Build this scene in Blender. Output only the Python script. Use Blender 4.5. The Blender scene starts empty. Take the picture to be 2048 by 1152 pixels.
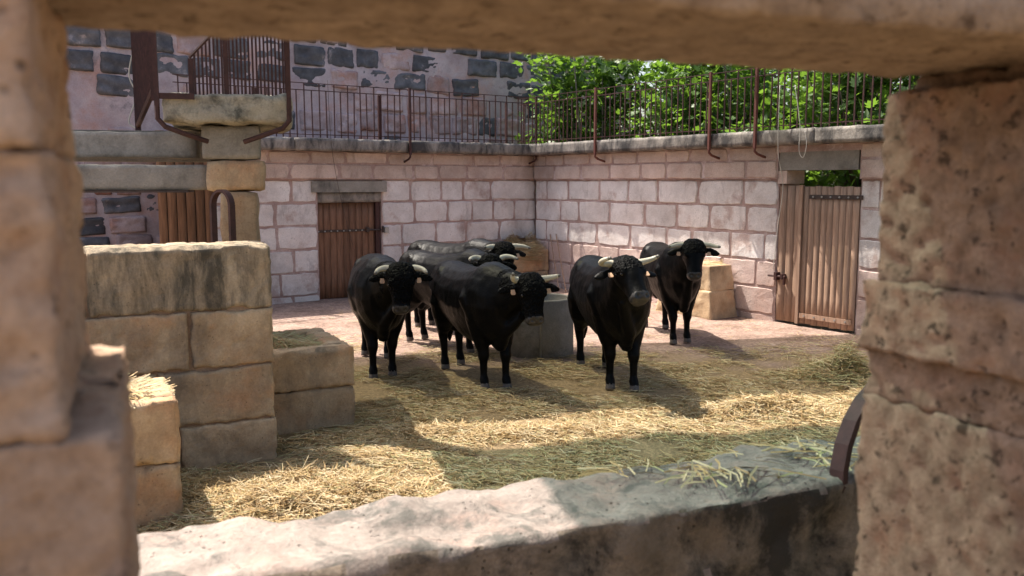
import bpy, bmesh, math, random
import numpy as np
from mathutils import Vector, Matrix, noise
random.seed(7); rng = np.random.default_rng(7)
R = math.radians
scene = bpy.context.scene
C = bpy.context.collection

# ------------------------------------------------------------------ camera, sky, sun, exposure
F_PX, EYE = 1774.0, 2.17
PITCH = math.atan(214 / F_PX)
cam = bpy.data.cameras.new('camera'); cam_o = bpy.data.objects.new('camera', cam); C.objects.link(cam_o)
cam_o.location = (0, 0, EYE); cam_o.rotation_euler = (math.pi / 2 - PITCH, 0, 0)
cam.sensor_width = 36; cam.lens = F_PX / 2048 * 36; cam.clip_start = 0.05; cam.clip_end = 600
cam.dof.use_dof = True; cam.dof.focus_distance = 10.0; cam.dof.aperture_fstop = 4.2
scene.camera = cam_o
SUN_EL, SUN_AZ = R(62), math.atan2(0.586, -0.81)          # direction towards the sun
sh = Vector((math.cos(SUN_AZ), math.sin(SUN_AZ)))
world = bpy.data.worlds.new('World'); scene.world = world; world.use_nodes = True
wn = world.node_tree; bg = wn.nodes['Background']
sky = wn.nodes.new('ShaderNodeTexSky'); sky.sky_type = 'NISHITA'; sky.sun_disc = False
sky.sun_elevation = SUN_EL; sky.sun_rotation = math.atan2(sh.x, sh.y); sky.air_density = 1.0; sky.dust_density = 5.0; sky.ozone_density = 0.6
wn.links.new(sky.outputs[0], bg.inputs[0]); bg.inputs[1].default_value = 0.14
sl = bpy.data.lights.new('sun', 'SUN'); sl.energy = 5.0; sl.angle = R(0.5); sl.color = (1.0, 0.93, 0.82)
so = bpy.data.objects.new('sun', sl); C.objects.link(so)
sd = Vector((sh.x * math.cos(SUN_EL), sh.y * math.cos(SUN_EL), math.sin(SUN_EL)))
so.rotation_euler = sd.to_track_quat('Z', 'Y').to_euler(); so.location = (-6, 6, 14)
scene.view_settings.view_transform = 'Standard'; scene.view_settings.look = 'None'
scene.view_settings.exposure = 1.15; scene.view_settings.gamma = 1

# ------------------------------------------------------------------ pixel helpers
cp, sp = math.cos(PITCH), math.sin(PITCH)
def ray(x, y):
    a, b = (x - 1024) / F_PX, -(y - 576) / F_PX
    return Vector((a, cp + b * sp, -sp + b * cp))
def on_z(x, y, z=0.0):
    d = ray(x, y); t = (z - EYE) / d.z; return Vector((d.x * t, d.y * t, z))
def at_depth(x, y, dep):
    d = ray(x, y); t = dep / d.y; return Vector((d.x * t, dep, EYE + d.z * t))
def uz(O, ang, x, y, off=0.0):
    """pixel -> (u, z) on the vertical plane through O with direction ang (shifted off into the wall)"""
    d = ray(x, y); c, s = math.cos(ang), math.sin(ang); n = Vector((-s, c))
    t = (O.x * n.x + O.y * n.y + off) / (d.x * n.x + d.y * n.y)
    return (d.x * t - O.x) * c + (d.y * t - O.y) * s, EYE + d.z * t

# ------------------------------------------------------------------ materials
def new_mat(name):
    m = bpy.data.materials.new(name); m.use_nodes = True
    nt = m.node_tree; return m, nt, nt.nodes['Principled BSDF']
def N(nt, t, **kw):
    n = nt.nodes.new(t)
    for k, v in kw.items(): setattr(n, k, v)
    return n
def noise_n(nt, vec, scale, detail=5, rough=0.6, dist=0.0):
    n = N(nt, 'ShaderNodeTexNoise'); n.inputs['Scale'].default_value = scale; n.inputs['Detail'].default_value = detail
    n.inputs['Roughness'].default_value = rough; n.inputs['Distortion'].default_value = dist
    nt.links.new(vec, n.inputs['Vector']); return n.outputs['Fac']
def ramp(nt, fac, stops):
    r = N(nt, 'ShaderNodeValToRGB'); e = r.color_ramp.elements
    while len(e) < len(stops): e.new(0.5)
    for i, (p, c) in enumerate(stops):
        e[i].position = p; e[i].color = (c, c, c, 1) if not hasattr(c, '__len__') else (*c, 1)
    nt.links.new(fac, r.inputs[0]); return r.outputs[0]
def mix(nt, fac, a, b, mode='MIX'):
    m = N(nt, 'ShaderNodeMix', data_type='RGBA', blend_type=mode)
    for sock, v in ((m.inputs[0], fac), (m.inputs[6], a), (m.inputs[7], b)):
        if isinstance(v, (int, float)): sock.default_value = v
        elif isinstance(v, tuple): sock.default_value = (*v, 1)
        else: nt.links.new(v, sock)
    return m.outputs[2]
def pos(nt, scl=(1, 1, 1), local=False):
    if local: v = N(nt, 'ShaderNodeTexCoord').outputs['Object']
    else: v = N(nt, 'ShaderNodeNewGeometry').outputs['Position']
    if scl != (1, 1, 1):
        mp = N(nt, 'ShaderNodeMapping'); mp.inputs['Scale'].default_value = scl; nt.links.new(v, mp.inputs[0]); v = mp.outputs[0]
    return v
def bump(nt, bsdf, h, strength, dist, prev=None):
    b = N(nt, 'ShaderNodeBump'); b.inputs['Strength'].default_value = strength; b.inputs['Distance'].default_value = dist
    nt.links.new(h, b.inputs['Height'])
    if prev: nt.links.new(prev, b.inputs['Normal'])
    nt.links.new(b.outputs[0], bsdf.inputs['Normal']); return b.outputs[0]
def stone(name, a, b, scale=3.0, stain=None, st=(0.5, 0.62), st_scale=1.6, st_vec=(1, 1, 1), rough=0.9, rand=0.16, tint=None, tramp=(0.5, 0.68), tsc=0.45,
          pit=28.0, pit_amt=0.5, bdist=0.01, bstr=0.6, fine=60.0, bscale=14):
    m, nt, p = new_mat(name); v = pos(nt)
    col = ramp(nt, noise_n(nt, v, scale, 6, 0.65), [(0.3, a), (0.7, b)])
    if tint: col = mix(nt, ramp(nt, noise_n(nt, v, scale * tsc, 6, 0.65), [(tramp[0], 0.0), (tramp[1], 0.85)]), col, tint)
    col = mix(nt, 0.5, col, ramp(nt, noise_n(nt, v, fine, 3, 0.7), [(0.3, 0.55), (0.7, 1.0)]), 'MULTIPLY')
    col = mix(nt, 1.0, col, ramp(nt, noise_n(nt, v, 0.9, 7, 0.7), [(0.35, 0.74), (0.6, 1.06)]), 'MULTIPLY')
    if rand:
        oi = N(nt, 'ShaderNodeObjectInfo'); h = N(nt, 'ShaderNodeHueSaturation')
        mr = N(nt, 'ShaderNodeMapRange'); mr.inputs[3].default_value = 1 - rand; mr.inputs[4].default_value = 1 + rand
        nt.links.new(oi.outputs['Random'], mr.inputs[0]); nt.links.new(mr.outputs[0], h.inputs['Value']); nt.links.new(col, h.inputs['Color']); col = h.outputs[0]
    if stain:
        sv = pos(nt, st_vec)
        col = mix(nt, ramp(nt, noise_n(nt, sv, st_scale, 8, 0.7, 0.3), [(st[0], 0.0), (st[1], 0.9)]), col, stain)
    vo = N(nt, 'ShaderNodeTexVoronoi'); vo.inputs['Scale'].default_value = pit; nt.links.new(v, vo.inputs['Vector'])
    pits = ramp(nt, vo.outputs['Distance'], [(0.05, 0.0), (0.22, 1.0)])
    pm = ramp(nt, noise_n(nt, v, pit * 0.3, 2, 0.5), [(0.5, 0.0), (0.6, pit_amt)])
    pits = mix(nt, pm, (1, 1, 1), pits)
    col = mix(nt, 0.7, col, pits, 'MULTIPLY')
    nt.links.new(col, p.inputs['Base Color']); p.inputs['Roughness'].default_value = rough
    p.inputs['Specular IOR Level'].default_value = 0.2
    b1 = bump(nt, p, noise_n(nt, v, bscale, 8, 0.75), bstr, bdist * 2)
    bump(nt, p, pits, bstr, bdist, b1)
    return m
def plain(name, a, b, scale=6, rough=0.7, spec=0.3, metal=0.0, bstr=0.3, bdist=0.004, local=False, scl=(1, 1, 1), rand=0.0):
    m, nt, p = new_mat(name); v = pos(nt, scl, local)
    n = noise_n(nt, v, scale, 6, 0.65)
    col = ramp(nt, n, [(0.3, a), (0.7, b)])
    if rand:
        oi = N(nt, 'ShaderNodeObjectInfo'); h = N(nt, 'ShaderNodeHueSaturation')
        mr = N(nt, 'ShaderNodeMapRange'); mr.inputs[3].default_value = 1 - rand; mr.inputs[4].default_value = 1 + rand
        nt.links.new(oi.outputs['Random'], mr.inputs[0]); nt.links.new(mr.outputs[0], h.inputs['Value']); nt.links.new(col, h.inputs['Color']); col = h.outputs[0]
    nt.links.new(col, p.inputs['Base Color']); p.inputs['Roughness'].default_value = rough; p.inputs['Metallic'].default_value = metal
    p.inputs['Specular IOR Level'].default_value = spec
    bump(nt, p, n, bstr, bdist); return m
M = {}
M['block'] = stone('whitewashed_block', (0.69, 0.615, 0.585), (0.84, 0.795, 0.775), 2.2, rand=0.09, tint=(0.53, 0.40, 0.36), tramp=(.54, .64), tsc=.8, pit=22, pit_amt=0.8, stain=(0.22, 0.18, 0.175), st=(0.57, 0.78), st_scale=3.0, st_vec=(1, 1, 0.35))
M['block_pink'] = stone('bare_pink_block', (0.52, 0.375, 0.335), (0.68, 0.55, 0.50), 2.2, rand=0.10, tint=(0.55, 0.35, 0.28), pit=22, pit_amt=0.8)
M['block_upper'] = stone('warm_block', (0.52, 0.38, 0.32), (0.66, 0.54, 0.48), 2.6, rand=0.12, stain=(0.2, 0.15, 0.12), st=(0.58, 0.74), st_scale=2.5, st_vec=(1, 1, 0.3))
M['mortar'] = stone('pink_mortar', (0.38, 0.255, 0.225), (0.52, 0.39, 0.355), 4, rand=0, stain=(0.58, 0.47, 0.45), st=(0.52, 0.66), st_scale=3)
M['coping'] = stone('lichened_concrete', (0.30, 0.27, 0.24), (0.42, 0.38, 0.34), 5, rand=0.08, stain=(0.035, 0.035, 0.038), st=(0.38, 0.60), st_scale=3.2, st_vec=(1, 1, 0.45))
M['concrete'] = stone('grey_concrete', (0.27, 0.25, 0.22), (0.38, 0.35, 0.31), 4, rand=0.05, stain=(0.10, 0.095, 0.085), st=(0.52, 0.72), st_scale=2.2, pit_amt=0.3)
M['platform'] = stone('mossy_slab', (0.33, 0.30, 0.24), (0.46, 0.42, 0.34), 6, rand=0, stain=(0.07, 0.068, 0.055), st=(0.46, 0.62), st_scale=4.5)
M['plaster'] = stone('old_pink_plaster', (0.42, 0.32, 0.33), (0.64, 0.54, 0.55), 2.0, rand=0, tint=(0.42, 0.21, 0.15), stain=(0.12, 0.115, 0.13), st=(0.58, 0.72), st_scale=1.4)
M['dark_stone'] = stone('weathered_dark_stone', (0.07, 0.07, 0.08), (0.17, 0.165, 0.175), 4, rand=0.25, stain=(0.4, 0.34, 0.34), st=(0.6, 0.72), st_scale=4)
M['pink_stone'] = stone('pink_rubble_stone', (0.38, 0.27, 0.26), (0.60, 0.47, 0.46), 3, rand=0.2, tint=(0.40, 0.17, 0.11), stain=(0.13, 0.12, 0.13), st=(0.58, 0.72), st_scale=2.5)
M['ochre'] = stone('ochre_limestone', (0.36, 0.24, 0.14), (0.66, 0.50, 0.33), 3.0, rand=0.10, tint=(0.54, 0.29, 0.15), stain=(0.16, 0.13, 0.10), st=(0.50, 0.74), st_scale=3.0, st_vec=(1, 1, 0.4), pit=34, pit_amt=0.7)
M['ochre_top'] = stone('lichen_streaked_limestone', (0.36, 0.27, 0.18), (0.52, 0.42, 0.30), 3.0, rand=0.05, stain=(0.06, 0.055, 0.045), st=(0.40, 0.62), st_scale=4.0, st_vec=(1.6, 1.6, 0.4), pit=34, pit_amt=0.7)
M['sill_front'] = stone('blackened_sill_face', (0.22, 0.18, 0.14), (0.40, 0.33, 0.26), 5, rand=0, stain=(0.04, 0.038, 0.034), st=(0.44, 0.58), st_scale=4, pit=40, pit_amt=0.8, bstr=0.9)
M['ochre_joint'] = stone('brown_joint', (0.30, 0.20, 0.14), (0.42, 0.30, 0.21), 5, rand=0)
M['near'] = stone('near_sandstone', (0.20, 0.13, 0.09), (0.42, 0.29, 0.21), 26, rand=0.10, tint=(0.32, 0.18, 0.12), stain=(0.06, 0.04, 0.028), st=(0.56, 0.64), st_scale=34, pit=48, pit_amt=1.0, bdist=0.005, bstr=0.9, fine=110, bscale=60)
M['near_left_brightened'] = stone('light_lifted_sandstone', (0.52, 0.345, 0.235), (0.74, 0.53, 0.39), 16, rand=0.05, tint=(0.46, 0.26, 0.16), stain=(0.13, 0.085, 0.06), st=(0.60, 0.68), st_scale=30, pit=40, pit_amt=1.0, bdist=0.005, bstr=0.9, fine=110, bscale=60)  # near stone lightened for the left jamb, making up for weak light there
M['lintel'] = stone('brown_lintel', (0.28, 0.20, 0.145), (0.54, 0.41, 0.31), 22, rand=0, stain=(0.10, 0.065, 0.042), st=(0.56, 0.66), st_scale=26, pit=60, pit_amt=0.9, fine=110, bscale=60)
M['sill'] = stone('lichened_sill', (0.26, 0.215, 0.19), (0.42, 0.36, 0.32), 14, rand=0, tint=(0.44, 0.31, 0.26), stain=(0.11, 0.105, 0.095), st=(0.50, 0.62), st_scale=7, pit=40, pit_amt=0.8, bstr=0.9)
M['rust'] = plain('rust_red_paint', (0.032, 0.013, 0.012), (0.07, 0.028, 0.025), 14, 0.6, 0.35)
M['rust2'] = plain('worn_red_paint', (0.09, 0.03, 0.024), (0.14, 0.05, 0.038), 14, 0.6, 0.35)
M['iron'] = plain('dark_iron', (0.03, 0.025, 0.023), (0.09, 0.06, 0.05), 20, 0.55, 0.4, 0.3)
M['wood'] = plain('brown_plank', (0.12, 0.06, 0.036), (0.27, 0.145, 0.09), 5, 0.7, 0.25, scl=(7, 7, 0.55), rand=0.22, bstr=0.5)
M['wood2'] = plain('weathered_plank', (0.24, 0.15, 0.105), (0.44, 0.30, 0.22), 5, 0.75, 0.2, scl=(7, 7, 0.5), rand=0.2, bstr=0.5)
M['horn'] = plain('horn', (0.40, 0.36, 0.27), (0.56, 0.52, 0.41), 9, 0.45, 0.4, bstr=0.2)
M['horn_tip'] = plain('dark_horn_tip', (0.09, 0.085, 0.075), (0.2, 0.18, 0.15), 20, 0.4, 0.4)
M['tag'] = plain('peach_plastic', (0.55, 0.33, 0.20), (0.62, 0.40, 0.26), 10, 0.5, 0.4)
M['eye'] = plain('dark_eye', (0.006, 0.005, 0.005), (0.012, 0.01, 0.01), 10, 0.12, 0.6)
M['cable'] = plain('pale_cable', (0.42, 0.40, 0.36), (0.55, 0.52, 0.47), 10, 0.6)
M['water'] = plain('dark_water', (0.02, 0.022, 0.02), (0.03, 0.033, 0.03), 3, 0.05, 0.5, bstr=0.05)
M['bark'] = plain('grey_bark', (0.12, 0.10, 0.085), (0.22, 0.19, 0.16), 9, 0.9, 0.1)
M['steel'] = plain('galvanised_pipe', (0.28, 0.28, 0.27), (0.4, 0.4, 0.38), 10, 0.45, 0.5, 0.5)

def coat(name, curly):
    m, nt, p = new_mat(name); v = pos(nt, (1, 1, 1), True)
    big = noise_n(nt, v, 5, 5, 0.6)
    col = ramp(nt, big, [(0.3, (0.002, 0.002, 0.0022)), (0.75, (0.0045, 0.0042, 0.0042))])
    nt.links.new(col, p.inputs['Base Color'])
    p.inputs['Roughness'].default_value = 0.38 if not curly else 0.55; p.inputs['Specular IOR Level'].default_value = 0.075 if not curly else 0.05
    if curly:
        vo = N(nt, 'ShaderNodeTexVoronoi'); vo.inputs['Scale'].default_value = 42; vo.feature = 'SMOOTH_F1'
        w = N(nt, 'ShaderNodeTexNoise'); w.inputs['Scale'].default_value = 18; nt.links.new(v, w.inputs['Vector'])
        nt.links.new(mix(nt, 0.08, v, w.outputs['Color']), vo.inputs['Vector'])
        bump(nt, p, vo.outputs['Distance'], 1.0, 0.03)
    else:
        b1 = bump(nt, p, noise_n(nt, pos(nt, (1, 1, 0.22), True), 90, 3, 0.7), 0.45, 0.006)
        bump(nt, p, big, 0.35, 0.04, b1)
    return m
M['coat'] = coat('black_coat', False); M['curl'] = coat('curly_black_coat', True)
M['hoof'] = plain('dusty_hoof', (0.07, 0.06, 0.055), (0.16, 0.135, 0.12), 30, 0.7)
M['muzzle'] = plain('dark_muzzle', (0.018, 0.016, 0.015), (0.05, 0.045, 0.042), 30, 0.38, 0.4, local=True)
def straw_mat(name, a, b):
    m, nt, p = new_mat(name)
    col = ramp(nt, noise_n(nt, pos(nt), 25, 3), [(0.3, a), (0.7, b)]); nt.links.new(col, p.inputs['Base Color'])
    p.inputs['Roughness'].default_value = 0.6; p.inputs['Specular IOR Level'].default_value = 0.3; return m
M['straw'] = [straw_mat('golden_straw', (0.34, 0.22, 0.09), (0.48, 0.34, 0.16)), straw_mat('pale_straw', (0.45, 0.35, 0.20), (0.56, 0.46, 0.29)),
              straw_mat('brown_straw', (0.24, 0.15, 0.07), (0.36, 0.24, 0.12)), straw_mat('green_hay', (0.26, 0.25, 0.11), (0.40, 0.37, 0.18))]
def leaf_mat(name, a, b, tr):
    m, nt, p = new_mat(name); oi = N(nt, 'ShaderNodeObjectInfo')
    col = ramp(nt, noise_n(nt, pos(nt), 2.2, 4), [(0.3, a), (0.7, b)])
    nt.links.new(col, p.inputs['Base Color']); p.inputs['Roughness'].default_value = 0.42; p.inputs['Specular IOR Level'].default_value = 0.4
    t = N(nt, 'ShaderNodeBsdfTranslucent'); t.inputs['Color'].default_value = (*tr, 1)
    ms = N(nt, 'ShaderNodeMixShader'); ms.inputs[0].default_value = 0.42; out = nt.nodes['Material Output']
    nt.links.new(p.outputs[0], ms.inputs[1]); nt.links.new(t.outputs[0], ms.inputs[2]); nt.links.new(ms.outputs[0], out.inputs[0]); return m
M['leaf'] = leaf_mat('fig_leaf', (0.035, 0.085, 0.02), (0.095, 0.165, 0.04), (0.17, 0.31, 0.03))
def net_mat(name, tr, fac):
    m, nt, p = new_mat(name); out = nt.nodes['Material Output']
    p.inputs['Base Color'].default_value = (0.03, 0.09, 0.07, 1); p.inputs['Roughness'].default_value = 0.8
    t = N(nt, 'ShaderNodeBsdfTransparent'); t.inputs['Color'].default_value = (*tr, 1)
    ms = N(nt, 'ShaderNodeMixShader'); ms.inputs[0].default_value = fac
    nt.links.new(p.outputs[0], ms.inputs[1]); nt.links.new(t.outputs[0], ms.inputs[2]); nt.links.new(ms.outputs[0], out.inputs[0]); return m
M['net'] = net_mat('green_shade_net', (.74, .77, .63), .25); M['net2'] = net_mat('blue_green_shade_net', (.52, .80, .72), .27)
def ground_mat():
    m, nt, p = new_mat('trampled_earth'); v = pos(nt)
    dirt = ramp(nt, noise_n(nt, v, 1.6, 8, 0.7), [(0.3, (0.18, 0.118, 0.09)), (0.52, (0.32, 0.225, 0.185)), (0.75, (0.40, 0.30, 0.25))])
    vo = N(nt, 'ShaderNodeTexVoronoi'); vo.inputs['Scale'].default_value = 34; nt.links.new(v, vo.inputs['Vector'])
    sp_ = N(nt, 'ShaderNodeSeparateColor'); nt.links.new(vo.outputs['Color'], sp_.inputs[0])
    dirt = mix(nt, 0.75, dirt, ramp(nt, sp_.outputs[0], [(0.0, 0.5), (1.0, 1.15)]), 'MULTIPLY')
    chaff = ramp(nt, noise_n(nt, v, 22, 6, 0.8, 0.5), [(0.35, (0.14, 0.10, 0.06)), (0.65, (0.35, 0.25, 0.14))])
    # litter covers the near half of the yard, ragged edge (y is the depth of the yard)
    sy = N(nt, 'ShaderNodeSeparateXYZ'); nt.links.new(v, sy.inputs[0])
    md = N(nt, 'ShaderNodeMath', operation='MULTIPLY_ADD'); nt.links.new(noise_n(nt, v, 0.9, 6, 0.7), md.inputs[0]); md.inputs[1].default_value = 5.0
    nt.links.new(sy.outputs[1], md.inputs[2])
    mr = N(nt, 'ShaderNodeMapRange'); mr.inputs[1].default_value = 12.6; mr.inputs[2].default_value = 13.8; nt.links.new(md.outputs[0], mr.inputs[0])
    col = mix(nt, mr.outputs[0], chaff, dirt)
    nt.links.new(col, p.inputs['Base Color']); p.inputs['Roughness'].default_value = 0.95; p.inputs['Specular IOR Level'].default_value = 0.1
    b1 = bump(nt, p, noise_n(nt, v, 9, 8, 0.75), 0.7, 0.04)
    bump(nt, p, vo.outputs['Distance'], 0.5, 0.012, b1); return m
M['ground'] = ground_mat()

# ------------------------------------------------------------------ mesh builder
class MB:
    def __init__(s): s.v = []; s.f = []; s.m = []
    def add(s, vs, fs, mi=0):
        o = len(s.v); s.v += [tuple(v) for v in vs]; s.f += [tuple(i + o for i in f) for f in fs]; s.m += [mi] * len(fs); return s
    def box(s, x0, x1, y0, y1, z0, z1, mi=0, mat=None):
        vs = [Vector((x, y, z)) for x in (x0, x1) for y in (y0, y1) for z in (z0, z1)]
        if mat: vs = [mat @ v for v in vs]
        return s.add(vs, [(0, 1, 3, 2), (4, 6, 7, 5), (0, 4, 5, 1), (2, 3, 7, 6), (0, 2, 6, 4), (1, 5, 7, 3)], mi)
    def loft(s, rings, mi=0):
        n = len(rings[0]); vs = [p for r in rings for p in r]; fs = []
        for k in range(len(rings) - 1):
            for i in range(n):
                j = (i + 1) % n; fs.append((k * n + i, k * n + j, (k + 1) * n + j, (k + 1) * n + i))
        fs.append(tuple(range(n - 1, -1, -1))); fs.append(tuple((len(rings) - 1) * n + i for i in range(n)))
        return s.add(vs, fs, mi)
    def tube(s, pts, rad, n=8, mi=0, flat=1.0):
        pts = [Vector(p) for p in pts]; rings = []; prev = None
        for i, p in enumerate(pts):
            t = (pts[min(i + 1, len(pts) - 1)] - pts[max(i - 1, 0)]).normalized()
            if prev is None:
                a = Vector((0, 0, 1)) if abs(t.z) < 0.9 else Vector((0, 1, 0)); u = t.cross(a).normalized()
            else: u = (prev - t * prev.dot(t)).normalized()
            prev = u; w = t.cross(u); r = rad[i] if hasattr(rad, '__len__') else rad
            rings.append([p + u * math.cos(2 * math.pi * k / n) * r + w * math.sin(2 * math.pi * k / n) * r * flat for k in range(n)])
        return s.loft(rings, mi)
    def mesh(s, name, smooth=False):
        me = bpy.data.meshes.new(name); me.from_pydata(s.v, [], s.f); me.polygons.foreach_set('material_index', s.m)
        bm = bmesh.new(); bm.from_mesh(me); bmesh.ops.recalc_face_normals(bm, faces=bm.faces); bm.to_mesh(me); bm.free()
        if smooth: me.polygons.foreach_set('use_smooth', [True] * len(me.polygons))
        return me
    def build(s, name, mats, parent=None, smooth=False, loc=None):
        me = s.mesh(name, smooth)
        return link(name, me, mats, parent, loc)
def link(name, me, mats, parent=None, loc=None):
    if not isinstance(mats, (list, tuple)): mats = [mats]
    if not me.materials:
        for m in mats: me.materials.append(m)
    o = bpy.data.objects.new(name, me); C.objects.link(o); o.parent = parent
    if loc is not None: o.location = loc
    return o
def empty(name, loc=(0, 0, 0), rz=0.0):
    o = bpy.data.objects.new(name, None); C.objects.link(o); o.location = loc; o.rotation_euler = (0, 0, rz); o.empty_display_size = 0.2; return o
def tag(o, label, cat=None, group=None, kind=None):
    o['label'] = label
    if cat: o['category'] = cat
    if group: o['group'] = group
    if kind: o['kind'] = kind
    return o
def rock(size, seg, r=0.02, amp=0.01, freq=4.0, seed=0, taper=0.0, oct_=4, pits=0.0, chip=0.0):
    """rounded, weathered box centred on the origin, returned as MB"""
    nx, ny, nz = seg; idx = {}; mb = MB(); vs = []; fs = []
    hx, hy, hz = size[0] / 2, size[1] / 2, size[2] / 2; r = min(r, hx * .9, hy * .9, hz * .9)
    off = Vector((seed * 3.71, seed * 1.37, seed * 2.13))
    def vid(i, j, k):
        if (i, j, k) in idx: return idx[(i, j, k)]
        p = Vector((-hx + 2 * hx * i / nx, -hy + 2 * hy * j / ny, -hz + 2 * hz * k / nz))
        q = Vector((max(-hx + r, min(hx - r, p.x)), max(-hy + r, min(hy - r, p.y)), max(-hz + r, min(hz - r, p.z))))
        d = (p - q); d = d.normalized() if d.length > 1e-9 else Vector((0, 0, 1))
        a = noise.fractal((p + off) * freq, 0.9, 2.1, oct_) * amp
        if chip and (i in (0, nx)) + (j in (0, ny)) + (k in (0, nz)) >= 2: a -= chip * max(0, noise.fractal((p + off) * 6, .9, 2, 3) + .15)
        if pits: a -= pits * (max(0, noise.noise((p + off) * 34) - .12) + .6 * max(0, noise.noise((p + off) * 70) - .15))
        p = q + d * (r + a)
        if taper: p.x *= 1 - taper * (p.z / size[2] + 0.5); p.y *= 1 - taper * (p.z / size[2] + 0.5)
        idx[(i, j, k)] = len(vs); vs.append(p); return len(vs) - 1
    for i in range(nx):
        for j in range(ny):
            for k in (0, nz): fs.append((vid(i, j, k), vid(i + 1, j, k), vid(i + 1, j + 1, k), vid(i, j + 1, k)))
    for i in range(nx):
        for k in range(nz):
            for j in (0, ny): fs.append((vid(i, j, k), vid(i + 1, j, k), vid(i + 1, j, k + 1), vid(i, j, k + 1)))
    for j in range(ny):
        for k in range(nz):
            for i in (0, nx): fs.append((vid(i, j, k), vid(i, j + 1, k), vid(i, j + 1, k + 1), vid(i, j, k + 1)))
    return mb.add(vs, fs)

# ------------------------------------------------------------------ ground
def mound_list():
    L = []
    for (x, y, r, h) in ((1690, 765, .55, .16), (1560, 835, .6, .10), (1300, 870, .6, .05), (600, 1000, .7, .06), (450, 1040, .6, .06), (720, 930, .5, .06), (1000, 800, .35, .04), (760, 1010, .6, .05)):
        q = on_z(x, y); L.append((q.x, q.y, r, h))
    return L
MOUNDS = mound_list()
def gz(x, y):
    z = 0.012 * noise.fractal(Vector((x, y, 0.3)) * 1.7, 1.0, 2.0, 3) - 0.006
    for (mx, my, r, h) in MOUNDS:
        d2 = ((x - mx) ** 2 + (y - my) ** 2) / (r * r)
        if d2 < 4: z += h * math.exp(-d2 * 1.6)
    return z
xs = np.concatenate([[-150, -60, -25, -12], np.arange(-7, 9.01, 0.13), [12, 25, 60, 150]])
ys = np.concatenate([[-60, -20, -5, 0], np.arange(1.5, 20.01, 0.13), [24, 40, 80, 200]])
gv = []; gf = []
for j, y in enumerate(ys):
    for i, x in enumerate(xs): gv.append((x, y, gz(x, y)))
nxg = len(xs)
for j in range(len(ys) - 1):
    for i in range(nxg - 1): a = j * nxg + i; gf.append((a, a + 1, a + nxg + 1, a + nxg))
gm = bpy.data.meshes.new('ground'); gm.from_pydata(gv, [], gf); gm.polygons.foreach_set('use_smooth', [True] * len(gf))
g = link('ground', gm, M['ground']); tag(g, 'pinkish trampled earth floor of the stone yard', kind='structure')

# ------------------------------------------------------------------ courtyard walls
CORNER = on_z(1064, 566); ANG_L, ANG_R = R(34.7), R(-55.3)
def flat_block(seed, W=.75, Hh=.42):
    """dressed block with a chipped outline, unit size in x and z"""
    q = random.Random(seed); pts = []
    def side(a, b, n):
        for i in range(n):
            t = i / n; p = a.lerp(b, t); c = -p.normalized() * (q.uniform(.012, .05) if i == 0 else q.uniform(-.004, .022)); pts.append(p + c)
    c = [Vector((-W / 2, -Hh / 2)), Vector((W / 2, -Hh / 2)), Vector((W / 2, Hh / 2)), Vector((-W / 2, Hh / 2))]
    for k in range(4): side(c[k], c[(k + 1) % 4], 5 if k % 2 == 0 else 3)
    n = len(pts); m = MB()
    f = [(p.x * (1 - .016 / W * 2) / W, -.06 + q.uniform(-.003, .003), p.y * (1 - .016 / Hh * 2) / Hh) for p in pts]; b = [(p.x / W, -.035, p.y / Hh) for p in pts]
    m.add(f + b + [(0, -.062, 0)], [(i, (i + 1) % n, 2 * n) for i in range(n)] + [(i, n + i, n + (i + 1) % n, (i + 1) % n) for i in range(n)])
    return m.mesh('block')
BV = [flat_block(s) for s in range(1, 13)]
for me in BV: me.materials.append(M['block'])
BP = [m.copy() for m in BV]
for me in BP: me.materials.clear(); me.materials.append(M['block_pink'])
BU = [m.copy() for m in BV]
for me in BU: me.materials.clear(); me.materials.append(M['block_upper'])
def lay(parent, variants, x0, x1, z0, z1, face_y, wmin, wmax, holes=(), name='block', rs=None, gap=0.017):
    """one course of blocks between x0 and x1, cut at the holes; returns count"""
    spans = [(x0, x1)]
    for (a, b, c, d) in holes:
        if d > z0 + 0.03 and c < z1 - 0.03:
            ns = []
            for (s, e) in spans:
                if b <= s or a >= e: ns.append((s, e)); continue
                if a > s: ns.append((s, a))
                if b < e: ns.append((b, e))
            spans = ns
    for (s, e) in spans:
        x = s + 0.0
        first = True
        while x < e - 0.02:
            w = rs.uniform(wmin, wmax)
            if first: w *= rs.uniform(0.45, 1.0); first = False
            if e - x - w < wmin * 0.45: w = e - x
            w = min(w, e - x)
            o = bpy.data.objects.new(name, rs.choice(variants)); C.objects.link(o); o.parent = parent
            g1, g2 = gap * rs.uniform(.5, 1.4), gap * rs.uniform(.5, 1.3)
            o.scale = (max(0.05, w - g1), 1.0, (z1 - z0 - g2))
            o.location = (x + w / 2, face_y + 0.06 + rs.uniform(-0.006, 0.008), (z0 + z1) / 2 + rs.uniform(-.006, .006))
            o.rotation_euler = (0, rs.uniform(-0.008, 0.008), rs.uniform(-.006, .006))
            x += w
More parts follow.
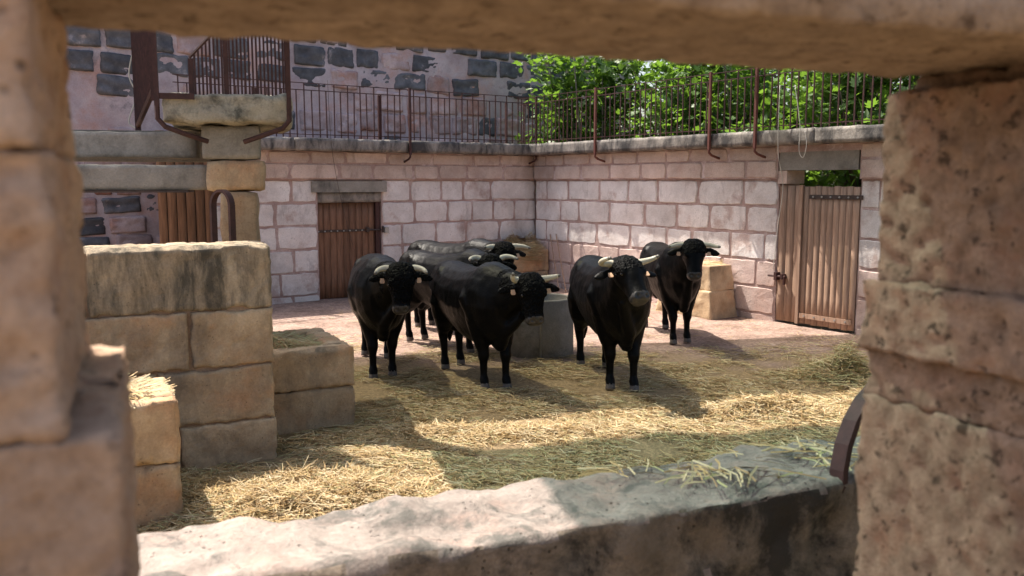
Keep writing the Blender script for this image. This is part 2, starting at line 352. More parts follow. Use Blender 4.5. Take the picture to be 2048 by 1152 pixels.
def yard_wall(ang, x0, x1, holes, label, copings, seed):
    w = empty('courtyard_wall', CORNER, ang); tag(w, label, 'wall'); rs = random.Random(seed)
    core = MB()
    def core_seg(a, b, z0, z1, y0): core.box(a, b, y0, 0.5, z0, z1)
    hs = sorted(holes)
    x = x0
    for (a, b, c, d) in hs:
        core_seg(x, a, -0.3, 2.2, 0.016); core_seg(a, b, d, 2.2, 0.016) if d < 2.2 else None; x = b
    core_seg(x, x1, -0.3, 2.2, 0.016)
    x = x0
    for (a, b, c, d) in hs:
        if d > 2.2: core_seg(x, a, 2.2, 2.70, -0.034); x = b; core_seg(a, b, d, 2.70, -0.034) if d < 2.7 else None
    core_seg(x, x1, 2.2, 2.70, -0.034)
    core.build('mortar_core', M['mortar'], w)
    zs = [-0.12, 0.10, 0.52, 0.94, 1.36, 1.78, 2.19]
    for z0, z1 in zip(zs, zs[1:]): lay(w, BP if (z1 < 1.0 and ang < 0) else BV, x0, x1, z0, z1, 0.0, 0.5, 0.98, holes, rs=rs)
    for z0, z1 in ((2.20, 2.48), (2.48, 2.695)): lay(w, BU, x0, x1, z0, z1, -0.05, 0.55, 1.0, holes, rs=rs)
    for (a, b) in copings:
        L = b - a; mb = rock((L - 0.012, 0.88, 0.225), (max(6, int(L * 9)), 6, 4), r=0.02, amp=0.018, freq=5, seed=seed + a)
        mb.build('coping_slab', M['coping'], w, True, ((a + b) / 2, 0.17, 2.815))
    return w
# left wall with the small plank door
dl0, dl1 = uz(CORNER, ANG_L, 638, 500)[0], uz(CORNER, ANG_L, 765, 500)[0]
wl = yard_wall(ANG_L, -7.4, 0.10, [(dl0, dl1, 0, 1.97)], 'whitewashed block wall behind the bulls with the small brown door', [(-7.4, -5.3), (-5.3, -3.07), (-3.07, -1.3), (-1.3, 0.28)], 11)
MB().box(dl0 - 0.12, dl1 + 0.09, -0.05, 0.3, 1.965, 2.165).build('lintel', M['concrete'], wl)
rock((dl1 - dl0 + .02, 0.3, 0.19), (10, 2, 3), .012, .012, 6, 3).build('stained_head', M['coping'], wl, True, ((dl0 + dl1) / 2, 0.165, 1.87))
# right wall with the wide plank door
dr0, dr1 = uz(CORNER, ANG_R, 1556, 500)[0] - .03, uz(CORNER, ANG_R, 1712, 500)[0] + .03
wr = yard_wall(ANG_R, 0.115, 10.5, [(dr0, dr1, 0, 2.60)], 'pale pink block wall with the wide plank door and iron hinges', [(-0.27, 2.4), (2.4, 5.2), (5.2, 7.2), (7.2, 10.5)], 23)
MB().box(dr0 + .03, dr1 - .03, -0.03, 0.42, 2.33, 2.61).build('lintel', M['concrete'], wr)
MB().box(dr0 + .002, dr0 + 0.16, -0.02, 0.4, 2.13, 2.325).build('corbel', M['block_upper'], wr)

# rear wall above and behind the walkway
rear = empty('rear_wall', CORNER, ANG_L); tag(rear, 'tall old pink plastered rubble wall behind the left railing', 'wall')
mbw = MB(); nX, nZ = 110, 44; xa, xb, za, zb_ = -13.0, 4.6, -0.2, 5.4; vs = []; fs = []
for j in range(nZ + 1):
    for i in range(nX + 1):
        x = xa + (xb - xa) * i / nX; z = za + (zb_ - za) * j / nZ
        vs.append((x, 2.0 + 0.05 * noise.fractal(Vector((x, 4.0, z)) * 1.3, .9, 2, 4), z))
for j in range(nZ):
    for i in range(nX): a = j * (nX + 1) + i; fs.append((a, a + 1, a + nX + 2, a + nX + 1))
mbw.add(vs, fs); mbw.box(xa, xb, 2.09, 2.6, za, zb_); mbw.build('plaster', M['plaster'], rear, True)
RV = [rock((1, 0.22, 1), (12, 2, 9), r=0.06, amp=0.05, freq=2.6, seed=40 + s).mesh('stone', True) for s in range(8)]
RD = [m.copy() for m in RV]
for a, b in zip(RV, RD): a.materials.append(M['pink_stone']); b.materials.append(M['dark_stone'])
rs = random.Random(5); z = 0.0; row = 0
while z < 5.2:
    h = rs.uniform(.34, .46); x = -12.9 + rs.uniform(0, .4)
    dark_row = (4.0 < z + h / 2 < 4.75) or z > 4.9
    while x < 2.6:
        w = rs.uniform(.45, .85)
        if rs.random() < (0.94 if dark_row else 0.85):
            dk = rs.random() < (0.9 if dark_row else 0.16 if z > 2.2 else 0.4)
            o = bpy.data.objects.new('stone', rs.choice(RD if dk else RV)); C.objects.link(o); o.parent = rear
            o.location = (x + w / 2, 2.0 + 0.11 - rs.uniform(.03, .055), z + h / 2 + rs.uniform(-.03, .03)); o.scale = (w * rs.uniform(.82, .95), rs.uniform(.7, 1), h * rs.uniform(.80, .95))
            o.rotation_euler = (0, rs.uniform(-.06, .06), 0)
        x += w
    z += h
# walkway floor slabs between wall tops and rear wall
MB().box(-7.4, 0.6, 0.61, 1.92, 2.72, 2.90).build('walkway_slab', M['concrete'], wl)

# ------------------------------------------------------------------ railings
def rail_run(name, label, ang, x0, x1, posts, y=-0.2, h=0.95, step=0.135, redposts=()):
    r = empty(name, CORNER, ang); tag(r, label, 'railing'); zb = 2.93
    MB().box(x0, x1, y - .012, y + .012, zb + h - .012, zb + h).build('top_rail', M['rust'], r)
    MB().box(x0, x1, y - .008, y + .008, zb + h - .135, zb + h - .120).build('second_rail', M['rust'], r)
    MB().box(x0, x1, y - .008, y + .008, zb + .05, zb + .064).build('bottom_rail', M['rust'], r)
    bl = MB().box(-.009, .009, -.009, .009, 0, h - .013).mesh('baluster'); bs = MB().box(-.009, .009, -.009, .009, 0, h - .136).mesh('baluster')
    bl.materials.append(M['rust']); bs.materials.append(M['rust'])
    x = x0 + step * .6; k = 0; rr = random.Random(int(x0 * 10))
    while x < x1:
        if min([abs(x - p) for p in posts] + [9]) > 0.05:
            o = bpy.data.objects.new('baluster', bl if k % 2 == 0 else bs); C.objects.link(o); o.parent = r; o.location = (x, y, zb + .003); o.rotation_euler = (rr.uniform(-.006, .006), rr.uniform(-.012, .012), 0)
        x += step * rr.uniform(.88, 1.1); k += 1
    for p in posts:
        m = MB().box(p - .02, p + .02, y - .115, y - .075, 2.66, zb + h + .01)
        m.tube([(p, y - .095, 2.68), (p, y - .09, 2.62), (p, y - .03, 2.58), (p, y + .10, 2.545), (p, y + .165, 2.53)], .02, 6)
        m.box(p - .012, p + .012, y - .08, y - .01, zb + h - .03, zb + h - .012); m.box(p - .012, p + .012, y - .08, y - .01, zb + .045, zb + .06)
        m.build('post', M['rust2'] if p in redposts else M['rust'], r)
    return r
lp = [uz(CORNER, ANG_L, 805, 230)[0], -0.12]
rail_run('railing', 'rust brown iron railing in front of the rear pink wall', ANG_L, -7.3, -0.25, lp)
for sx in (750, 1003, 505):
    u = uz(CORNER, ANG_L, sx, 230)[0]
    bpy.context.view_layer.update()
    MB().box(u - .02, u + .02, -.19, -.15, 2.932, 3.74).build('stub_post', M['rust'], bpy.data.objects['railing'])
rp = [uz(CORNER, ANG_R, 1215, 230)[0], uz(CORNER, ANG_R, 1445, 230)[0], uz(CORNER, ANG_R, 1537, 230)[0]]
rail_run('railing', 'rust brown iron railing along the fig foliage', ANG_R, -0.2, 10.4, rp, redposts=rp)

# ------------------------------------------------------------------ doors
def plank_set(parent, x0, x1, z0, z1, y0, y1, n, m, rs, jitter=0.012):
    w = (x1 - x0) / n
    for i in range(n):
        a = x0 + i * w; mb = rock((w - .007, y1 - y0, z1 - z0 - rs.uniform(0, jitter)), (2, 1, 5), .004, .0015, 4, rs.random() * 50)
        mb.build('plank', m, parent, True, (a + w / 2, (y0 + y1) / 2 + rs.uniform(-.003, .003), (z0 + z1) / 2))
def strap(parent, x0, x1, z, y, m, hh=.028, bolts=5):
    s = MB().box(x0, x1, y - .012, y, z - hh, z + hh).build('hinge_strap', m, parent)
    for i in range(bolts):
        x = x0 + (x1 - x0) * (i + .5) / bolts
        MB().tube([(x, y - .011, z), (x, y - .026, z)], .014, 6).build('bolt', M['steel'], s)
d = empty('plank_door', CORNER, ANG_L); tag(d, 'small brown plank door with a long iron bolt in the left wall', 'door'); rs = random.Random(3)
MB().box(dl0 + .01, dl1 - .01, .135, .17, 0.0, 1.765).build('backing', M['iron'], d)
plank_set(d, dl0 + .01, dl1 - .11, -.0, 1.77, .095, .13, 9, M['wood'], rs)
MB().box(dl1 - .105, dl1 - .015, .05, .13, -.0, 1.79).build('door_post', M['rust'], d)
strap(d, dl0 - .03, dl1 - .32, 1.25, .092, M['iron'], .022, 8)
b = MB(); b.tube([(dl1 - .30, .06, 1.25), (dl1 + .08, .03, 1.25)], .016, 8); b.box(dl1 - .30, dl1 - .24, .045, .095, 1.21, 1.30); b.box(dl1 + .0, dl1 + .03, -.02, .05, 1.2, 1.32)
b.build('slide_bolt', M['iron'], d)
MB().box(dl1 + .04, dl1 + .12, -.05, -.003, 1.19, 1.30).build('bolt_keep', M['steel'], d)
d = empty('plank_door', CORNER, ANG_R); tag(d, 'wide weathered plank door with a narrow side leaf and iron hinges', 'door'); rs = random.Random(9)
xm = uz(CORNER, ANG_R, 1602, 500)[0]
plank_set(d, dr0 + .01, xm - .012, 0.03, 2.11, .02, .055, 3, M['wood2'], rs)
plank_set(d, xm + .005, dr1 - .012, 0.03, 2.10, .0, .04, 9, M['wood2'], rs, .03)
MB().box(dr0 + .01, dr1 - .03, .06, .09, .06, 2.07).build('backing', M['wood'], d)
MB().box(xm - .05, xm + .002, -.025, .03, .03, 2.11).build('meeting_post', M['wood2'], d)
strap(d, xm + .12, dr1 + .05, 1.94, -.004, M['iron'], .03, 6)
strap(d, xm + .02, dr1 - .05, .16, -.004, M['wood2'], .035, 5)
b = MB(); b.tube([(dr0 - .10, -.05, .72), (dr0 + .22, -.05, .72)], .017, 8); b.box(dr0 + .02, dr0 + .07, -.07, .02, .66, .78); b.box(dr0 + .14, dr0 + .18, -.07, .02, .68, .76); b.box(dr0 + .20, dr0 + .215, -.075, -.03, .60, .73)
b.build('slide_bolt', M['rust'], d)

# ------------------------------------------------------------------ big low wall, mangers
ANG_W = R(27)
Wc = on_z(555, 915)                                           # right front foot of the thick wall
big = empty('thick_wall', Wc, ANG_W); tag(big, 'thick stained ochre block wall with an iron hoop on top', 'wall')
Hw = 1.69; MB().box(-4.6, -.03, .03, .47, -.2, Hw - .03).build('joint_core', M['ochre_joint'], big)
rs = random.Random(2)
for (z0, z1, cuts) in ((-.15, .33, (-.72, -1.7, -2.8)), (.33, .76, (-.85, -1.9, -3.0)), (.76, 1.20, (-.62, -1.5, -2.6)), (1.20, Hw, (-1.3, -2.7))):
    e = [0.0] + list(cuts) + [-4.6]
    for a, b_ in zip(e, e[1:]):
        rock((a - b_ - .002, .5, z1 - z0 - .001), (max(8, int((a - b_) * 40)), 10, 18), .006, .010, 6, rs.random() * 90, pits=.02, chip=.05).build('block', M['ochre_top' if z1 == Hw else 'ochre'], big, True, ((a + b_) / 2 + rs.uniform(-.008, .008), .25 + rs.uniform(-.006, .006), (z0 + z1) / 2))
def manger(name, label, P, ang, L, D, Hh, mats, seed, courses=2, taper=0.0, wall=.14, cat='trough'):
    """stone feed trough: P = front right foot, runs to -x (L) and back (D); hollow top"""
    t = empty(name, P, ang); tag(t, label, cat); rs = random.Random(seed)
    zc = [-.1] + [Hh * (k + 1) / courses for k in range(courses)]
    for z0, z1 in zip(zc, zc[1:]):
        for (cx, cy, sx, sy) in ((-L / 2, wall / 2, L, wall), (-L / 2, D - wall / 2, L, wall), (-wall / 2, D / 2, wall - .004, D - 2 * wall - .01), (-L + wall / 2, D / 2, wall - .004, D - 2 * wall - .01)):
            rock((sx, sy, z1 - z0 - .001), (max(4, int(sx * 34)), max(3, int(sy * 34)), 14), .008, .010, 6, pits=.02, chip=.05, seed=rs.random() * 90).build('block', mats, t, True, (cx, cy, (z0 + z1) / 2))
    MB().box(-L + wall, -wall, wall, D - wall, 0.0, Hh - .17).build('trough_floor', M['ochre_joint'], t)
    return t
t1 = on_z(712, 850); manger('feed_trough', 'ochre stone feed trough with hay beside the leftmost bull', t1, ANG_W, 1.3, 1.15, .72, M['ochre'], 4, wall=.2)
t2 = on_z(368, 1050); manger('feed_trough', 'stone feed trough heaped with straw in front of the thick wall', t2, ANG_W, 1.5, .75, .82, M['ochre'], 6)
# corner manger and battered manger by the right wall
cfr = Matrix.Translation(CORNER) @ Matrix.Rotation(ANG_R, 4, 'Z')
tc = empty('feed_trough', CORNER, ANG_R); tag(tc, 'small stone feed trough overflowing with hay in the far wall corner', 'trough')
rock((.62, .95, .44), (22, 32, 16), .014, .016, 6, 71).build('block', M['ochre'], tc, True, (.33, -.52, .55)); rock((.62, .95, .43), (22, 32, 16), .014, .016, 6, 72).build('block', M['ochre'], tc, True, (.33, -.52, .115))
tb = empty('feed_trough', CORNER, ANG_R); tag(tb, 'battered stone feed trough against the wall behind the rightmost bull', 'trough')
ub = uz(CORNER, ANG_R, 1440, 600, -.35)[0]
rock((1.25, .62, .46), (40, 20, 18), .014, .014, 6, 81, .10).build('block', M['ochre'], tb, True, (ub - .55, -.32, .20)); rock((1.124, .557, .40), (40, 20, 18), .014, .014, 6, 82, .10).build('block', M['ochre'], tb, True, (ub - .55, -.30, .628))

# iron hoops
def hoop(name, label, base, ang, w, h, lean=0.0):
    o = empty(name, base, ang); tag(o, label, 'hoop'); m = MB(); pts = []
    for i in range(15):
        a = math.pi * i / 14; pts.append((-w / 2 * math.cos(a), 0, h - w * .6 + w * .6 * math.sin(a)))
    pts = [(-w / 2, 0, -.03)] + pts + [(w / 2, 0, -.03)]
    outer = []
    for k, (x, y, z) in enumerate(pts):
        cx = Vector((x, 0, z - (h - w * .6) if z > h - w * .6 else 0)); nrm = cx.normalized() if cx.length > 1e-6 else Vector((1, 0, 0))
        outer.append((Vector((x, y, z)), nrm))
    rings = [[p + nn * .011 + Vector((0, -.03, 0)), p + nn * .011 + Vector((0, .03, 0)), p - nn * .011 + Vector((0, .03, 0)), p - nn * .011 + Vector((0, -.03, 0))] for p, nn in outer]
    m.loft(rings); m.build('bar', M['rust'], o); o.rotation_euler = (lean, 0, ang); return o
hp = at_depth(447, 479, 6.75); hp = on_z(447, 478, Hw)
hoop('iron_hoop', 'rusty flat iron hoop standing on top of the thick wall', hp, R(-28), .21, .40)

# ------------------------------------------------------------------ pillar, platform, beams
ANG_P = R(14); PD = 8.15
def pf(x, y): return at_depth(x, y, PD)
P0 = pf(470, 380); P0.z = 0
pil = empty('stone_pillar', P0, ANG_P); tag(pil, 'ochre stone pillar carrying the mossy platform slab', 'pillar')
def zpx(y, d=PD): return at_depth(470, y, d).z
sc = PD / F_PX
for (xa_, xb2, ya, yb, m, s) in ((440, 512, 383, 1100, 'ochre', 1), (416, 527, 320, 382, 'ochre', 2), (410, 520, 250, 319, 'concrete', 3)):
    z1, z0 = zpx(ya), max(0, zpx(yb)) if yb < 1000 else -.1
    w = (xb2 - xa_) * sc; rock((w, .5, z1 - z0 - .006), (10, 9, max(6, int((z1 - z0) * 16))), .025, .016, 5, s * 7).build('block', M[m], pil, True, (((xa_ + xb2) / 2 - 470) * sc, .25, (z0 + z1) / 2))
zt, zb2 = zpx(191), zpx(249)
pw = 236 * sc; rock((pw, 1.5, zt - zb2), (26, 30, 8), .05, .035, 5, 33).build('platform_slab', M['platform'], pil, True, ((463 - 470) * sc, .55, (zt + zb2) / 2))
MB().box(-2.3, -.28, .85, 1.0, zb2 - .02 - .3, zb2 - .02).build('rear_beam', M['concrete'], pil)
bm1 = empty('concrete_beam', P0, R(10)); tag(bm1, 'upper grey concrete beam running left from the pillar', 'beam')
rock((3.4, .25, 52 * sc), (50, 4, 6), .012, .008, 6, 5).build('beam_body', M['concrete'], bm1, True, (-1.7 - .38, .46, (zpx(265) + zpx(315)) / 2 + .01))
bm2 = empty('concrete_beam', P0, R(10)); tag(bm2, 'lower grey concrete beam with an iron edge, left of the pillar', 'beam')
rock((3.4, .25, 50 * sc), (50, 4, 6), .012, .008, 6, 6).build('beam_body', M['concrete'], bm2, True, (-1.7 - .245, .22, (zpx(330) + zpx(380)) / 2))
MB().box(-3.6, -.42, .07, .37, zpx(385), zpx(380.6)).build('iron_edge', M['iron'], bm2)
# platform railings
pr = empty('platform_railing', P0, ANG_P); tag(pr, 'brown iron cage railing standing on the mossy platform', 'railing')
def px_l(x): return (x - 470) * sc
for (x, sgn) in ((338, 1), (579, -1)):
    m = MB(); X = px_l(x); m.box(X - .02, X + .02, -.235, -.195, zt - .12, zt + 1.9)
    m.tube([(X, -.215, zt - .10), (X, -.215, zb2 + .03), (X + sgn * .06, -.215, zb2 - .04), (X + sgn * .22, -.20, zb2 - .10), (X + sgn * .40, -.12, zb2 - .16)], .022, 6)
    m.build('post', M['rust'], pr)
MB().box(px_l(340), px_l(405), -.225, -.20, zt - .06, zt - .01).build('foot_rail', M['rust'], pr)
x_l, x_r = px_l(399), px_l(577); n = 25
bal = MB()
topz = lambda x: zt + .30 + min(1.6, (x - x_l) * 1.08)
for i in range(n + 1):
    x = x_l + (x_r - x_l) * i / n
    w2 = .022 if i in (0, 9, n) else .008
    MB().box(x - w2, x + w2, -.12 - .01, -.12 + .01, zt - .03, topz(x)).build('baluster', M['rust'], pr)
MB().tube([(x_l - .01, -.12, topz(x_l) + .005), (x_l + .9, -.12, topz(x_l + .9) + .005)], .014, 6).build('sloping_rail', M['rust'], pr)
sr = empty('stair_railing', P0, ANG_P); tag(sr, 'dense brown stair railing descending left of the platform', 'railing')
A = Vector((px_l(332), -.14, zt + .03)); bpy.context.view_layer.update(); B = sr.matrix_world.inverted() @ at_depth(276, 252, 9.1)
MB().tube([A, B], .028, 6).build('stringer', M['rust'], sr)
for i in range(15):
    p = A.lerp(B, (i + .3) / 15); MB().box(p.x - .012, p.x + .012, p.y - .012, p.y + .012, p.z, p.z + 1.75).build('baluster', M['rust'], sr)
for tt in (.0, .99):
    p = A.lerp(B, tt); MB().box(p.x - .025, p.x + .025, p.y - .025, p.y + .025, p.z - .10, p.z + 1.8).build('post', M['rust'], sr)
# plank gate behind the pillar
gp = at_depth(372, 480, 10.4); gp.z = 0
gate = empty('plank_gate', gp, R(14)); tag(gate, 'tall brown plank gate behind the pillar and beams', 'gate'); rs = random.Random(31)
sg = 10.4 / F_PX
plank_set(gate, -50 * sg, 56 * sg, 0, 2.75, 0, .035, 6, M['wood'], rs)
MB().box(-50 * sg, 56 * sg, .036, .07, .1, 2.6).build('backing', M['iron'], gate)

# ------------------------------------------------------------------ water basin
bp = on_z(1084, 718) + Vector((0, .42, 0)); bp.z = 0
wb = empty('water_basin', bp); tag(wb, 'round grey concrete drinking basin between the bulls', 'basin')
m = MB(); n = 48
prof = [(.415, -.05), (.412, .3), (.405, .695), (.398, .715), (.365, .715), (.36, .70), (.355, .45)]
rings = [[Vector((r * math.cos(2 * math.pi * i / n), r * math.sin(2 * math.pi * i / n), z)) for i in range(n)] for (r, z) in prof]
m.loft(rings); m.build('ring', M['concrete'], wb, True)
m = MB(); m.add([(.359 * math.cos(2 * math.pi * i / n), .359 * math.sin(2 * math.pi * i / n), .62) for i in range(n)], [tuple(range(n))]); m.build('water', M['water'], wb)
m = MB(); m.tube([(-.02, -.425, 0), (-.02, -.425, .74), (-.02, -.40, .77), (-.02, -.32, .77), (-.02, -.29, .74)], .014, 8); m.build('pipe', M['steel'], wb, True)

# ------------------------------------------------------------------ near low wall (sill) and the opening we look through
ANG_S = R(22.5); SZ = 1.2
SP = on_z(1720, 960, SZ); SP.z = 0
sw = empty('low_wall', SP, ANG_S); tag(sw, 'low lichened stone wall across the foreground with loose straw', 'wall')
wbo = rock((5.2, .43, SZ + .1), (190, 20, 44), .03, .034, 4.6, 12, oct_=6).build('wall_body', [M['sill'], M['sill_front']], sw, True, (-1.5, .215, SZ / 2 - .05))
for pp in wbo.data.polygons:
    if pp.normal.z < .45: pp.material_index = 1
def sill_z(): return SZ
hq = on_z(1686, 940, SZ); hq = hq + Vector((.245, .06, -.02)); hoop('iron_hoop', 'rusty flat iron bar hoop on the low foreground wall', hq, R(25), .64, .34, -.10)

NO = Vector((.0128, .88, 0)); near = empty('opening_wall', NO, ANG_S); tag(near, 'rough sandstone wall framing the view, with a heavy stone lintel', 'wall')
TH = .40; ZB = 2.35
def nx_at(px_, y): return uz(NO, ANG_S, px_, 576, y)[0]
def dep_at(px_, y):
    u = nx_at(px_, y); return NO.y + u * math.sin(ANG_S) + y * math.cos(ANG_S)
def nz(px_, py_, y): return uz(NO, ANG_S, px_, py_, y)[1]
rock((4.4, TH, .75), (260, 28, 20), .012, .006, 22, 61, oct_=8, pits=.01).build('lintel', M['lintel'], near, True, (.4, TH / 2, ZB + .375))
xl = lambda p: nx_at(p, TH)
xr = xl
def jamb(x0, x1, z0, z1, seed, amp=.014, y0=0., y1=TH, r=.010):
    sx, sz = x1 - x0, z1 - z0
    rock((sx, y1 - y0, sz + .005), (max(6, int(sx * 90)), 40, max(5, min(60, int(sz * 120)))), r * .6, .0075, 26, seed, oct_=8, pits=.016).build('stone', M['near' if x0 > 0 else 'near_left_brightened'], near, True, ((x0 + x1) / 2, (y0 + y1) / 2, (z0 + z1) / 2))
MB().box(-2.6, xl(100) - .02, .03, TH - .03, 0, ZB - .01).box(xr(1790) + .03, 3.0, .03, TH - .03, 0, ZB - .01).build('wall_core', M['lintel'], near)
# left jamb: silhouettes of the far edges
zA = nz(100, 303, .1)
jamb(-1.1, xl(163), zA, ZB - .004, 101)
zB = nz(100, 880, .0)
jamb(-1.1, xl(172), zB, zA - .003, 102, .016)
jamb(-1.1, xl(248), zB - .30, zB - .003, 103, .016); jamb(-1.1, xl(262), .9, zB - .303, 104); jamb(-1.1, xl(262), 0, .897, 105)
jamb(xl(140), xl(243), zB + .005, nz(240, 705, TH), 106, .01, .22, .41)
# right jamb
xr = lambda p: nx_at(p, TH)
zz = [ZB - .03, nz(1740, 560, TH), nz(1730, 690, TH), nz(1740, 785, TH), .9, 0]
for i, (p, am) in enumerate(((1748, .02), (1722, .022), (1738, .014), (1728, .024), (1722, .02))):
    jamb(xr(p), 1.7, zz[i + 1], zz[i] - .001, 120 + i, am * .8, r=.012)
jamb(xr(1790), 1.7, ZB - .027, ZB - .003, 130, .006, .02, .38, .01)

# ------------------------------------------------------------------ shade nets (overhead, above the view)
def net(label, gpts, h=4.5, mt='net'):
    off = Vector((sh.x, sh.y, 0)) * (h / math.tan(SUN_EL))
    q = [Vector((p[0], p[1], 0)) + off + Vector((0, 0, h)) for p in gpts]; nn = 24; vs = []; fs = []
    for j in range(nn + 1):
        for i in range(nn + 1):
            a, b = i / nn, j / nn; p = (q[0].lerp(q[1], a)).lerp(q[3].lerp(q[2], a), b)
            p.z += .10 * noise.noise(p * .8) - .25 * (4 * a * (1 - a)) * (4 * b * (1 - b)) * .3; vs.append(p)
    for j in range(nn):
        for i in range(nn): a = j * (nn + 1) + i; fs.append((a, a + 1, a + nn + 2, a + nn + 1))
    o = empty('shade_net', q[0]); tag(o, label, 'shade net')
    m = MB().add([v - q[0] for v in vs], fs); m.build('netting', M[mt], o, True)
    for (a, b) in ((0, 1), (3, 2)):
        e = (q[b] - q[a]).normalized() * 9; m = MB().tube([q[a] - e - q[0], q[b] + e - q[0]], .006, 5); m.build('support_wire', M['steel'], o)
L1a, L1b = Vector((-1.9, 10.9)), Vector((4.83, 12.5)); dv = (L1b - L1a) / (L1b - L1a).x
u0, u1 = on_z(821, 856), on_z(1517, 803); du = (u1 - u0) / (u1 - u0).x
net('green shade netting stretched high over the middle of the yard', [(-4.6, (L1a + dv * (-4.6 + 1.9)).y), (5.3, (L1a + dv * (5.3 + 1.9)).y), (5.3, (u0 + du * (5.3 - u0.x)).y), (-4.6, (u0 + du * (-4.6 - u0.x)).y)])
n0, n1 = on_z(858, 903), on_z(1702, 861); dn = (n1 - n0).normalized(); dp = Vector((.27, -.963, 0))
net('green shade netting stretched high over the low foreground wall', [n0.to_tuple()[:2], (n0 + dn * 7)[:2], (n0 + dn * 7 + dp * 7)[:2], (n0 + dp * 7)[:2]], mt='net2')

# ------------------------------------------------------------------ bulls
def rot2(a): return Vector((math.cos(a), math.sin(a), 0)), Vector((-math.sin(a), math.cos(a), 0))
def ellipse_ring(c, u, w, a, b, n=18, e=2.25, drop=0.0):
    out = []
    for k in range(n):
        t = 2 * math.pi * k / n; ct, st = math.cos(t), math.sin(t)
        x = math.copysign(abs(ct) ** (2 / e), ct) * a; y = math.copysign(abs(st) ** (2 / e), st) * b
        if st < 0: x *= 1 - drop * (-st) ** 1.2
        out.append(c + u * x + w * y)
    return out
BULLS = []
def bull(label, front, heading, scale, neck_az, neck_pitch, head_az, head_pitch, curly, horns, seed, stance=(0, 0, 0, 0), gir=1.0):
    """front = ground point between the fore feet; azimuths in degrees, world; horns = lists of (out, up, fwd) per side"""
    root = empty('bull', (0, 0, 0), R(heading)); tag(root, label, 'bull', 'black bulls in the yard')
    hv, _ = rot2(R(heading)); loc = Vector((front[0], front[1], 0)) - hv * .58 * scale
    root.location = (loc.x, loc.y, 0); root.scale = (scale,) * 3
    Y = Vector((0, 1, 0)); Z = Vector((0, 0, 1)); mb = MB()
    tor = [(-.99, 1.10, .12, .10), (-.95, 1.07, .23, .19), (-.84, 1.03, .32, .27), (-.65, 1.0, .355, .305), (-.38, .94, .39, .325), (-.1, .905, .425, .35), (.15, .90, .45, .355), (.38, .925, .465, .345), (.55, .955, .46, .32), (.70, .955, .43, .285), (.82, .95, .35, .225), (.90, .94, .21, .14)]
    mb.loft([ellipse_ring(Vector((x, 0, zc)), Y, Z, w * gir, h, drop=.34) for (x, zc, h, w) in tor])
    # neck with crest
    na = R(neck_az - heading); npt = R(neck_pitch); piv = Vector((.50, 0, 1.08)); L = .66; pts = []
    steps = 6; c = piv.copy(); rings = []
    tab = [(.40, .29), (.385, .275), (.345, .245), (.295, .21), (.24, .18), (.19, .155), (.13, .12)]
    for i in range(steps + 1):
        k = i / steps; a = na * min(1, .35 + k * .9); fd, lt = rot2(a); pt = npt * min(1, .5 + k)
        t = fd * math.cos(pt) + Z * math.sin(pt); up = -fd * math.sin(pt) + Z * math.cos(pt)
        rings.append(ellipse_ring(c - up * .04 * (1 - k), lt, up, tab[i][1], tab[i][0])); last = c.copy(); c = c + t * (L / steps)
    mb.loft(rings); H = last
    # brisket fold
    fd, lt = rot2(na * .5)
    mb.tube([Vector((.60, 0, .53)), Vector((.73, 0, .51)) , Vector((.82, 0, .68)) + fd * .02, H + Vector((0, 0, -.30)) - fd * .08], [.06, .075, .08, .05], 8)
    # head
    ha = R(head_az - heading); hp_ = R(head_pitch); fd, lt = rot2(ha)
    A = fd * math.cos(hp_) - Z * math.sin(hp_); Fr = fd * math.sin(hp_) + Z * math.cos(hp_)
    O = H + fd * .05 + Z * .05
    ht = [(s0 * .87 if s0 > 0 else s0, w0 * 1.03, d0, o0) for (s0, w0, d0, o0) in [(-.115, .07, .06, -.01), (-.085, .125, .10, -.01), (-.02, .160, .135, -.005), (.06, .158, .155, 0), (.14, .145, .155, 0), (.22, .122, .14, .0), (.31, .100, .118, .0), (.39, .094, .104, .003), (.455, .102, .098, .006), (.50, .094, .082, .004), (.53, .06, .05, 0)]]
    mb.loft([ellipse_ring(O + A * s + Fr * o, lt, Fr, w, d_) for (s, w, d_, o) in ht])
    for sd_ in (-1, 1):                                       # brow, ears, nostril wings
        mb.tube([O + A * .10 + lt * sd_ * .10 + Fr * .10, O + A * .17 + lt * sd_ * .118 + Fr * .085], [.045, .035], 8)
        e0 = O + A * .015 + lt * sd_ * .13 - Fr * .04
        ep = [e0, e0 + lt * sd_ * .06 + A * .012, e0 + lt * sd_ * .13 + A * .03 - Fr * .01, e0 + lt * sd_ * .19 + A * .045 - Fr * .02, e0 + lt * sd_ * .225 + A * .05 - Fr * .02]
        er = [.032, .052, .062, .045, .015]; rr = []
        for p, r in zip(ep, er): rr.append([p + (A * math.cos(q) * r + Fr * math.sin(q) * max(.018, r * .36)) for q in [2 * math.pi * k / 10 for k in range(10)]])
        mb.loft(rr)
        mb.tube([O + A * .405 + lt * sd_ * .058 + Fr * .055, O + A * .44 + lt * sd_ * .055 + Fr * .045], [.036, .03], 8)
    mb.tube([O + A * .32 - Fr * .06, O + A * .43 - Fr * .065], [.06, .05], 8)    # chin
    # legs
    st = stance
    def leg(pts, rad, fl=1.0): mb.tube(pts, rad, 12, 0, fl)
